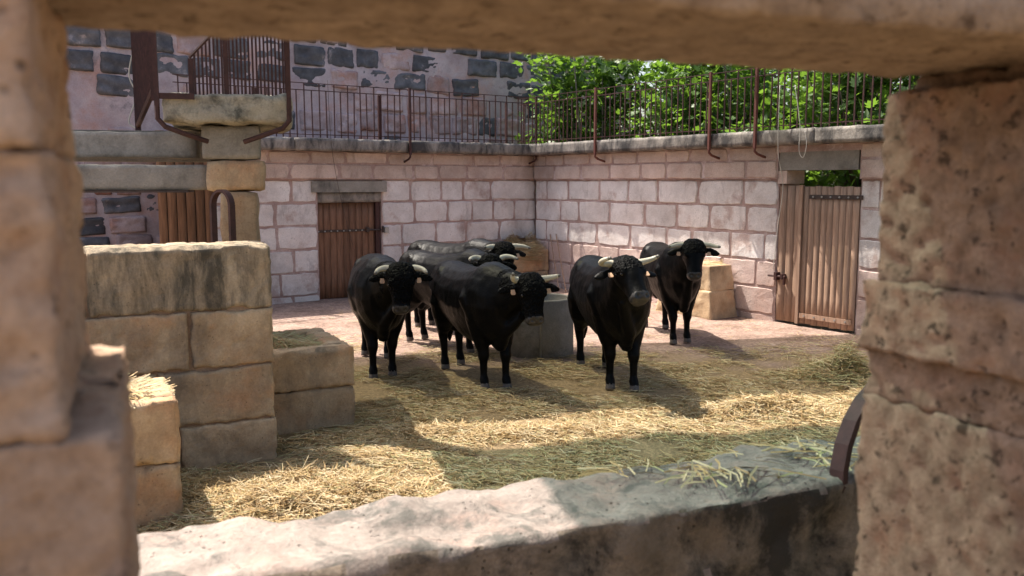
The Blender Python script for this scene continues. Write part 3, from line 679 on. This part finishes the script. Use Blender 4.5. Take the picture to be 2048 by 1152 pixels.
    for i, sd_ in enumerate((-1, 1)):
        o = st[i]; y = .118 * sd_
        leg([(.42, y * .8, 1.12), (.44, y * 1.2, 1.0), (.50, y * 1.45, .80), (.50 + o * .3, y * 1.3, .64), (.55 + o * .8, y, .44), (.565 + o * .9, y * .98, .375), (.56 + o, y * .97, .30), (.565 + o, y * .97, .155), (.575 + o, y * .97, .115), (.60 + o, y * .98, .055), (.605 + o, y * .98, .0)],
            [.09, .165, .145, .108, .070, .070, .047, .042, .057, .052, .064])
        o = st[2 + i]; y = .14 * sd_
        leg([(-.62, y * .5, 1.18), (-.62, y * .75, 1.02), (-.60, y * 1.1, .82), (-.60 + o * .2, y * 1.15, .66), (-.72 + o * .6, y * 1.05, .53), (-.80 + o * .9, y, .455), (-.80 + o, y, .40), (-.775 + o, y * .98, .30), (-.765 + o, y * .98, .16), (-.755 + o, y * .98, .115), (-.73 + o, y, .055), (-.725 + o, y, .0)],
            [.08, .19, .195, .15, .094, .068, .060, .048, .044, .058, .052, .064])
    for sd_ in (-1, 1):                                       # shoulder blade, hip bone, elbow
        mb.tube([(.34, .20 * sd_ * gir, 1.24), (.44, .275 * sd_ * gir, 1.02), (.56, .24 * sd_ * gir, .80)], [.06, .105, .07], 10)
        mb.tube([(-.62, .17 * sd_ * gir, 1.26), (-.54, .215 * sd_ * gir, 1.20)], [.07, .06], 8)
        mb.tube([(-.90, .10 * sd_, 1.20), (-.95, .11 * sd_, 1.15)], [.08, .06], 8)
    # tail, sheath
    sway = random.Random(seed).uniform(-.05, .05)
    mb.tube([(-.93, 0, 1.26), (-1.0, 0, 1.24), (-1.035, sway * .3, 1.05), (-1.03, sway, .75), (-1.02, sway * 1.3, .55), (-1.01, sway * 1.4, .40), (-1.01, sway * 1.4, .27)], [.05, .042, .032, .026, .045, .055, .015], 8)
    mb.tube([(.02, 0, .60), (.05, 0, .50), (.06, 0, .435)], [.10, .065, .03], 8)
    mb.tube([(-.62, 0, .66), (-.64, 0, .54), (-.64, 0, .47)], [.08, .075, .04], 8)
    me = mb.mesh('body_src'); ob = bpy.data.objects.new('body_src', me); C.objects.link(ob)
    md = ob.modifiers.new('r', 'REMESH'); md.mode = 'VOXEL'; md.voxel_size = .0155; md.use_smooth_shade = True
    ms = ob.modifiers.new('s', 'SMOOTH'); ms.factor = .5; ms.iterations = 8
    dg = bpy.context.evaluated_depsgraph_get(); dg.update()
    bmsh = bpy.data.meshes.new_from_object(ob.evaluated_get(dg)); bpy.data.objects.remove(ob); bpy.data.meshes.remove(me)
    nv = len(bmsh.vertices); co = np.empty(nv * 3, np.float32); bmsh.vertices.foreach_get('co', co); co = co.reshape(-1, 3)
    # flatten the feet on the ground, soft muscle relief, curls as real relief
    Oa, Aa, Fa, La = (np.array(q) for q in (O, A, Fr, lt)); rel = co - Oa; s_ = rel @ Aa; f_ = rel @ Fa; l_ = rel @ La
    onhead = (s_ > -.14) & (s_ < .56) & (np.abs(l_) < .19) & (np.abs(f_) < .22)
    cur = onhead & (f_ > -.02) & (s_ < (.36 if curly > 1 else .13)) & (np.abs(l_) < .17)
    nrm = np.empty(nv * 3, np.float32); bmsh.vertices.foreach_get('normal', nrm); nrm = nrm.reshape(-1, 3)
    disp = np.zeros(nv)
    for i in np.nonzero(cur)[0]:
        v = Vector(co[i]); disp[i] = .009 * (noise.noise(v * 42 + Vector((seed, 0, 0)))) + .007 * noise.noise(v * 15)
    for i in range(0, nv):
        if not cur[i] and co[i, 2] > .5: v = Vector(co[i]); disp[i] = .007 * noise.noise(v * 4.5 + Vector((seed, 3, 0))) + .004 * noise.noise(v * 12)
    co2 = co + nrm * disp[:, None]; co2[:, 2] = np.maximum(co2[:, 2], 0.0)
    # eye sockets and nostrils pressed in
    for sd_ in (-1, 1):
        for (cs, cl, cf, rad, dep) in ((.15, .13, .075, .035, .014), (.425, .048, .075, .030, .036)):
            ctr = Oa + Aa * cs + La * sd_ * cl + Fa * cf; dd = np.linalg.norm(co2 - ctr, axis=1); k = np.clip(1 - dd / rad, 0, 1)
            co2 -= nrm * (k * dep)[:, None]
    bmsh.vertices.foreach_set('co', co2.astype(np.float32).ravel())
    npoly = len(bmsh.polygons); pc = np.empty(npoly * 3, np.float32); bmsh.polygons.foreach_get('center', pc); pc = pc.reshape(-1, 3)
    rel = pc - Oa; s_ = rel @ Aa; f_ = rel @ Fa; l_ = rel @ La
    mi = np.zeros(npoly, np.int32)
    hd = (s_ > -.14) & (s_ < .56) & (np.abs(l_) < .19) & (np.abs(f_) < .22)
    mi[hd & (f_ > -.02) & (s_ < (.36 if curly > 1 else .13)) & (np.abs(l_) < .17)] = 1
    if curly > 1: mi[(np.linalg.norm(pc - Oa, axis=1) + .10 * np.sin(pc[:, 0] * 31) * np.sin(pc[:, 2] * 27) < .34) & ~hd] = 1
    mi[(s_ > .385) & (np.abs(l_) < .14) & (np.abs(f_) < .15) & (s_ < .58)] = 2
    mi[pc[:, 2] < .075] = 3
    bmsh.polygons.foreach_set('material_index', mi); bmsh.polygons.foreach_set('use_smooth', [True] * npoly); bmsh.update()
    for q in ('coat', 'curl', 'muzzle', 'hoof'): bmsh.materials.append(M[q])
    body = bpy.data.objects.new('body', bmsh); C.objects.link(body); body.parent = root
    # horns, tags, eyes
    for sd_, pl in zip((-1, 1), horns):
        base = O + A * -.035 + Fr * .01; ctrl = [base + lt * sd_ * q[0] + -A * q[1] + Fr * q[2] for q in pl]
        # smooth path
        P = []; nseg = 5; cc = [ctrl[0]] + ctrl + [ctrl[-1]]
        for i in range(1, len(cc) - 2):
            for k in range(nseg):
                t = k / nseg; p0, p1, p2, p3 = cc[i - 1], cc[i], cc[i + 1], cc[i + 2]
                P.append(.5 * ((2 * p1) + (p2 - p0) * t + (2 * p0 - 5 * p1 + 4 * p2 - p3) * t * t + (3 * p1 - p0 - 3 * p2 + p3) * t ** 3))
        P.append(ctrl[-1]); nn = len(P); rad = [.041 * (1 - .62 * (i / (nn - 1)) ** 1.3) for i in range(nn)]
        cut = nn - 3; h_ = MB().tube(P[:cut + 1], rad[:cut + 1], 12).build('horn', M['horn'], root, True)
        MB().tube([P[cut]] + P[cut + 1:], [rad[cut] * 1.0] + [rad[cut] * .86, rad[cut] * .6], 12).build('horn_tip', M['horn_tip'], h_, True)
        e = O + A * .15 + lt * sd_ * .122 + Fr * .078
        MB().loft([[e + Vector((math.cos(b) * math.cos(a), math.sin(b) * math.cos(a), math.sin(a))) * .021 for b in [2 * math.pi * k / 10 for k in range(10)]] for a in (-1.5, -1, -.5, 0, .5, 1, 1.5)]).build('eye', M['eye'], root, True)
        tg = O + A * .092 + lt * sd_ * .20 + Fr * .0; w_, h2 = .027, .028
        q = [tg + lt * sd_ * x * w_ + A * y * h2 + Fr * zf for zf in (0, .006) for (x, y) in ((-.7, -1), (.7, -1), (1, .4), (.7, 1), (-.7, 1), (-1, .4))]
        MB().add(q, [tuple(range(5, -1, -1)), tuple(range(6, 12))] + [(i, (i + 1) % 6, 6 + (i + 1) % 6, 6 + i) for i in range(6)]).build('ear_tag', M['tag'], root)
    BULLS.append((root, loc)); return root
fA, fC, fD, fE = on_z(766, 755), on_z(990, 777), on_z(1243, 780), on_z(1359, 686)
bull('black bull with a curly face standing leftmost, drooping pale horns', fA, -78, .95, -55, 17, -82, 74, 2,
     [[(.10, 0, 0), (.17, .01, .01), (.24, -.02, .07), (.275, -.075, .13)], [(.10, 0, 0), (.17, .01, .01), (.245, -.02, .06), (.285, -.075, .12)]], 1, (.06, -.05, -.08, .16), 1.06)
bull('black bull in the middle with blunt sawn horns, before the basin', fC, -65, .93, -46, 13, -72, 68, 2,
     [[(.10, 0, 0), (.17, .0, .02), (.22, .0, .10), (.235, .03, .18)], [(.10, 0, 0), (.18, .01, .0), (.27, .02, .02), (.33, .025, .05)]], 2, (-.04, .06, .10, -.08), 1.0)
bull('black bull right of the basin with wide horns and a raised head', fD, -81, .97, -101, 27, -70, 43, 1,
     [[(.10, 0, 0), (.19, .02, .0), (.27, .0, .03), (.295, -.05, .13), (.25, -.085, .20)], [(.10, 0, 0), (.19, .02, .0), (.29, .025, .03), (.36, .02, .09)]], 3, (-.05, .07, .0, .17), .98)
bull('black bull standing rightmost against the sunlit block wall', fE, -84, .95, -84, 29, -95, 64, 1,
     [[(.10, 0, 0), (.19, .0, .0), (.28, -.03, .03), (.34, -.06, .08)], [(.10, 0, 0), (.19, .0, .0), (.28, -.03, .03), (.34, -.06, .08)]], 4, (.07, -.03, -.10, .10), .92)
bull('curly black bull half hidden behind the middle bull', (-.46, 11.15), -46, .92, -72, 18, -90, 76, 2,
     [[(.10, 0, 0), (.19, .03, .0), (.26, .0, .06), (.24, -.03, .17)], [(.10, 0, 0), (.19, .04, .0), (.28, .03, .04), (.36, -.01, .10)]], 5)
bull('sunlit dusty bull farthest back, nearest the plank door wall', (-.42, 12.35), -45, .96, -60, 19, -72, 66, 2,
     [[(.10, 0, 0), (.19, .0, .02), (.27, -.03, .08), (.31, -.05, .15)], [(.10, 0, 0), (.19, .01, .0), (.29, -.01, .03), (.38, -.05, .06)]], 6)

# ------------------------------------------------------------------ straw
def straw_mesh(name, px_, py_, pz_, length, tilt, width, seed, mats_p=(.4, .25, .2, .15)):
    r = np.random.default_rng(seed); n = len(px_); az = r.uniform(0, 2 * np.pi, n); L = length * r.uniform(.45, 1.4, n); W = width * r.uniform(.6, 1.3, n)
    ti = r.normal(0, tilt, n); bend = r.normal(0, .16, n); dx, dy = np.cos(az), np.sin(az)
    V = np.zeros((n, 6, 3)); half = L / 2
    for k, s in enumerate((-1, 0, 1)):
        cx = px_ + dx * half * s - dy * bend * half * (s * s); cy = py_ + dy * half * s + dx * bend * half * (s * s)
        cz = pz_ + np.sin(ti) * half * s - np.abs(s) * .004
        for e, sg_ in enumerate((-1, 1)):
            V[:, k * 2 + e, 0] = cx - dy * W * sg_ * .5; V[:, k * 2 + e, 1] = cy + dx * W * sg_ * .5; V[:, k * 2 + e, 2] = cz + sg_ * W * .35
    base = (np.arange(n) * 6)[:, None]
    Fq = np.stack([base + np.array([0, 1, 3, 2]), base + np.array([2, 3, 5, 4])], 1).reshape(-1, 4)
    me = bpy.data.meshes.new(name); me.vertices.add(n * 6); me.vertices.foreach_set('co', V.astype(np.float32).ravel())
    nf = len(Fq); me.loops.add(nf * 4); me.loops.foreach_set('vertex_index', Fq.astype(np.int32).ravel()); me.polygons.add(nf)
    me.polygons.foreach_set('loop_start', np.arange(0, nf * 4, 4, dtype=np.int32))
    mi = r.choice(4, n, p=mats_p); me.polygons.foreach_set('material_index', np.repeat(mi, 2).astype(np.int32))
    for m_ in M['straw']: me.materials.append(m_)
    me.update(calc_edges=True); me.validate(); return me
def scatter(n, x0, x1, y0, y1, dens, seed):
    r = np.random.default_rng(seed); X = r.uniform(x0, x1, n); Y_ = r.uniform(y0, y1, n); keep = r.uniform(0, 1, n)
    out = [(x, y) for x, y, k in zip(X, Y_, keep) if k < dens(x, y)]
    a = np.array(out); zz_ = np.array([gz(x, y) for x, y in out]); return a[:, 0], a[:, 1], zz_, r
def dens_near(x, y):
    cl = noise.fractal(Vector((x, y, 7.1)) * 1.3, .8, 2, 4); d = 1.0 if y < 8.6 else max(.10, 1 - (y - 8.6) * .30)
    if y > 11.6: d = .05 if y < 12.4 else .012
    return max(.0, min(1, d * ((.66 if y < 8.7 else .36) + 1.5 * cl)))
sx_, sy_, sz_, r_ = scatter(430000, -3.2, 4.6, 4.2, 15.5, dens_near, 5)
lift = r_.uniform(.002, .035, len(sx_))
o = link('straw_litter', straw_mesh('straw_litter', sx_, sy_, sz_ + lift, .135, .10, .0036, 1), M['straw'][0]); tag(o, 'loose straw litter spread over the yard floor', 'straw', kind='stuff')
def heap(label, c, rx, ry, h, n, seed, ang=0., mats_p=(.35, .25, .25, .15), L=.2, droop=0.0):
    r = np.random.default_rng(seed); a = r.uniform(0, 2 * np.pi, n); q = np.sqrt(r.uniform(0, 1, n)); x = q * np.cos(a) * rx; y = q * np.sin(a) * ry
    z = c[2] + h * (1 - q ** 1.5) * r.uniform(.1, 1, n) * (.6 + .5 * np.sin(x * 9 + seed) * np.cos(y * 11)) + .012 - droop * np.clip(q - .8, 0, 1) * r.uniform(0, 5, n)
    ca, sa = math.cos(ang), math.sin(ang); X = c[0] + x * ca - y * sa; Y_ = c[1] + x * sa + y * ca
    o = link('hay_heap', straw_mesh('hay_heap', X, Y_, z, L, .22, .0042, seed, mats_p), M['straw'][0]); tag(o, label, 'hay', kind='stuff')
def loc_pt(P, ang, x, y, z): c_, s_ = math.cos(ang), math.sin(ang); return (P.x + x * c_ - y * s_, P.y + x * s_ + y * c_, z)
heap('hay lying in the stone trough beside the leftmost bull', loc_pt(t1, ANG_W, -.72, .52, .66), .55, .42, .22, 3600, 21, ANG_W, (.2, .15, .25, .4))
heap('golden straw heaped on the trough in front of the thick wall', loc_pt(t2, ANG_W, -.52, .40, .78), .42, .34, .26, 4200, 22, ANG_W)
heap('tangled hay overflowing the far corner trough', loc_pt(CORNER, ANG_R, .33, -.55, .76), .38, .55, .50, 4500, 23, ANG_R, (.22, .13, .55, .1), .24, .35)
heap('little golden hay on the battered trough by the right wall', loc_pt(CORNER, ANG_R, ub - .57, -.28, .82), .45, .2, .10, 500, 24, ANG_R, (.5, .4, .1, 0))
def ground_heap(label, x, y, rx, ry, hh, nn, seed, mp, L=.16):
    q = on_z(x, y); r = np.random.default_rng(seed); X = q.x + r.normal(0, rx * .55, nn); Y_ = q.y + r.normal(0, ry * .55, nn)
    d2 = ((X - q.x) / rx) ** 2 + ((Y_ - q.y) / ry) ** 2; zc = np.array([gz(a, b) for a, b in zip(X, Y_)])
    lump = np.array([max(0, .6 + 1.1 * noise.noise(Vector((a, b, seed)) * 3.5)) for a, b in zip(X, Y_)])
    z = zc + .006 + hh * np.exp(-d2 * 1.3) * r.uniform(0, 1, nn) * lump
    o = link('hay_heap', straw_mesh('hay_heap', X, Y_, z, L, .30, .0038, seed, mp), M['straw'][0]); tag(o, label, 'hay', kind='stuff')
ground_heap('tall loose clump of greenish hay by the right jamb', 1700, 765, .55, .4, .30, 3600, 30, (.25, .2, .1, .45), .2)
ground_heap('golden straw ridge across the sunlit strip', 1560, 832, .9, .3, .13, 4200, 31, (.5, .3, .15, .05))
ground_heap('golden straw scattered along the sunlit strip in front of the bulls', 1020, 868, 1.3, .28, .07, 5000, 33, (.5, .3, .15, .05))
ground_heap('thick golden straw spread below the thick wall', 600, 1000, 1.0, .5, .10, 9000, 32, (.45, .3, .2, .05))
# straw on the low wall
r = np.random.default_rng(77); pts = []
for (cx, cy, n_, sp2) in ((1600, 905, 46, .14), (1500, 965, 30, .10), (1260, 950, 22, .06), (1390, 950, 26, .10), (780, 1110, 8, .03), (1660, 930, 26, .07)):
    q = on_z(cx, cy, SZ)
    for _ in range(n_): pts.append((q.x + r.normal(0, sp2), q.y + r.normal(0, sp2 * .5)))
c_, s_ = math.cos(ANG_S), math.sin(ANG_S)
pts = [p for p in pts if .06 < -(p[0] - SP.x) * s_ + (p[1] - SP.y) * c_ < .37]
a = np.array(pts); o = link('loose_straw', straw_mesh('loose_straw', a[:, 0], a[:, 1], np.full(len(a), SZ + .026), .13, .05, .0048, 9, (.3, .4, .1, .2)), M['straw'][0]); tag(o, 'loose straw stalks lying on the low foreground wall', 'straw', kind='stuff')

# ------------------------------------------------------------------ fig trees behind the right wall
def leaf_mesh():
    out = [(0, 0), (.10, -.01), (.30, .10), (.22, .20), (.46, .36), (.30, .42), (.36, .66), (.17, .60), (.0, 1.0)]
    out = out + [(-x, y) for (x, y) in reversed(out[1:-1])]
    vs = [(x, y, .10 * abs(x) - .12 * y * y) for (x, y) in out] + [(0, .38, -.05)]; n = len(out)
    return vs, [(i, (i + 1) % n, n) for i in range(n)]
LV, LF = leaf_mesh(); lm = bpy.data.meshes.new('leaf'); lm.from_pydata(LV, [], LF); lm.materials.append(M['leaf'])
LVn = np.array(LV); LFn = np.array(LF)
def fig(label, u, v, rad, z0, ztop, nleaf, seed, n_obj):
    P = cfr @ Vector((u, v, 0)); t = empty('fig_tree', P); tag(t, label, 'tree', 'fig trees behind the right wall'); rr = random.Random(seed); r = np.random.default_rng(seed)
    m = MB(); top = Vector((0, 0, 1.5)); m.tube([(0, 0, -.1), (.04, .02, .7), top], [.14, .11, .09], 8); tips = []
    for k in range(26):
        a = rr.uniform(0, 2 * math.pi); q = rad * math.sqrt(rr.uniform(.05, 1)); e = Vector((q * math.cos(a), q * math.sin(a), rr.uniform(z0, ztop)))
        mid = top.lerp(e, .5) + Vector((rr.uniform(-.2, .2), rr.uniform(-.2, .2), .2)); m.tube([top, mid, e], [.045, .026, .010], 6); tips.append(e); tips.append(mid.lerp(e, .5))
    m.build('trunk', M['bark'], t, True)
    mats = []
    for k in range(int(nleaf * 1.45)):
        c = rr.choice(tips); p = c + Vector((rr.gauss(0, .26), rr.gauss(0, .26), rr.gauss(0, .26)))
        if p.length < .1: continue
        s = rr.uniform(.08, .25)
        Rm = Matrix.Rotation(rr.uniform(0, 6.28), 4, 'Z') @ Matrix.Rotation(rr.gauss(.55, .45), 4, 'X') @ Matrix.Rotation(rr.gauss(0, .35), 4, 'Y')
        mats.append(Matrix.Translation(p) @ Rm @ Matrix.Scale(s, 4))
    # those nearest the yard are leaves of their own
    toy = (Vector((0, 0, EYE + 1)) - P); toy.z = 0; toy.normalize()
    mats.sort(key=lambda q: -(q.translation.dot(toy)))
    vis = [q for q in mats if 2.95 < q.translation.z < 4.6]; own = vis[:n_obj]; ids = set(id(q) for q in own)
    for q in own:
        o = bpy.data.objects.new('leaf', lm); C.objects.link(o); o.parent = t; o.matrix_local = q
    rest = [q for q in mats if id(q) not in ids]
    V = np.concatenate([LVn @ np.array(q.to_3x3()).T + np.array(q.translation) for q in rest]); nL = len(LVn)
    Fc = np.concatenate([LFn + i * nL for i in range(len(rest))])
    me = bpy.data.meshes.new('crown'); me.from_pydata(V.tolist(), [], Fc.tolist()); o = link('crown', me, M['leaf'], t); o['kind'] = 'stuff'
fig('fig tree in the far corner, against the end of the pink wall', -.1, 1.5, 1.15, 2.2, 5.2, 2600, 8, 60)
fig('fig tree rising above the right railing near the far corner', 1.7, 2.6, 1.5, 1.6, 5.4, 3200, 1, 80)
fig('fig tree behind the middle of the right railing', 3.6, 2.2, 1.6, 1.6, 5.3, 3400, 2, 90)
fig('fig tree beside the wide plank door, behind the railing', 6.4, 2.1, 1.6, 1.4, 5.2, 3400, 3, 90)
fig('fig tree at the right end of the railing', 9.2, 2.2, 1.6, 1.4, 5.2, 2600, 4, 40)
fig('fig tree farther back in the shade of the others', 3.0, 5.0, 2.3, 1.4, 6.2, 3600, 5, 0)
fig('fig tree behind the far corner, beyond the pink wall', .2, 5.2, 2.0, 1.4, 6.2, 3000, 9, 0)
fig('fig tree deep behind the door side of the grove', 7.2, 4.8, 2.3, 1.4, 6.0, 3600, 6, 0)

# ------------------------------------------------------------------ cables, poles
def cable(label, pts, m='cable', r=.006):
    P = [Vector(p) for p in pts]; cc = [P[0]] + P + [P[-1]]; out = []
    for i in range(1, len(cc) - 2):
        for k in range(6):
            t = k / 6; p0, p1, p2, p3 = cc[i - 1], cc[i], cc[i + 1], cc[i + 2]
            out.append(.5 * ((2 * p1) + (p2 - p0) * t + (2 * p0 - 5 * p1 + 4 * p2 - p3) * t * t + (3 * p1 - p0 - 3 * p2 + p3) * t ** 3))
    out.append(P[-1]); o = MB().tube(out, r, 5).build('cable', M[m], None, True); tag(o, label, 'cable')
def wp(ang, x, y, off): u, z_ = uz(CORNER, ang, x, y, off); return cfrl(ang) @ Vector((u, off, z_))
def cfrl(ang): return Matrix.Translation(CORNER) @ Matrix.Rotation(ang, 4, 'Z')
cable('pale cable hanging from the railing down beside the wide door', [wp(ANG_R, 1560, 170, -.33), wp(ANG_R, 1556, 300, -.32), wp(ANG_R, 1566, 370, -.12), wp(ANG_R, 1556, 450, -.07), wp(ANG_R, 1546, 540, -.07)])
cable('loop of pale cable hanging over the coping above the wide door', [wp(ANG_R, 1590, 170, -.3), wp(ANG_R, 1600, 250, -.31), wp(ANG_R, 1598, 300, -.31), wp(ANG_R, 1606, 315, -.31), wp(ANG_R, 1613, 290, -.31), wp(ANG_R, 1610, 262, -.31)], r=.005)
cable('thin grey cable slanting across the small door', [wp(ANG_L, 655, 160, -.33), wp(ANG_L, 663, 290, -.32), wp(ANG_L, 680, 390, -.10), wp(ANG_L, 705, 490, -.05)], 'iron', .004)
cable('white cable looped along the stair railing', [at_depth(268, 95, 9.2), at_depth(258, 150, 9.2), at_depth(274, 190, 9.2), at_depth(266, 215, 9.2), at_depth(258, 245, 9.2), at_depth(275, 258, 9.2)], r=.007)
for k, (xa_, xb2) in enumerate(((1100, 1118), (1112, 1132))):
    a, b_ = wp(ANG_R, xa_, 468, -.03), wp(ANG_R, xb2, 556, -.35); b_.z = 0.01
    o = MB().tube([a, b_], .012, 6).build('leaning_pole', M['wood2'], None); tag(o, ('thin pole leaning on the right wall, nearest the corner trough', 'thin pole leaning on the right wall, farther from the corner')[k], 'pole')
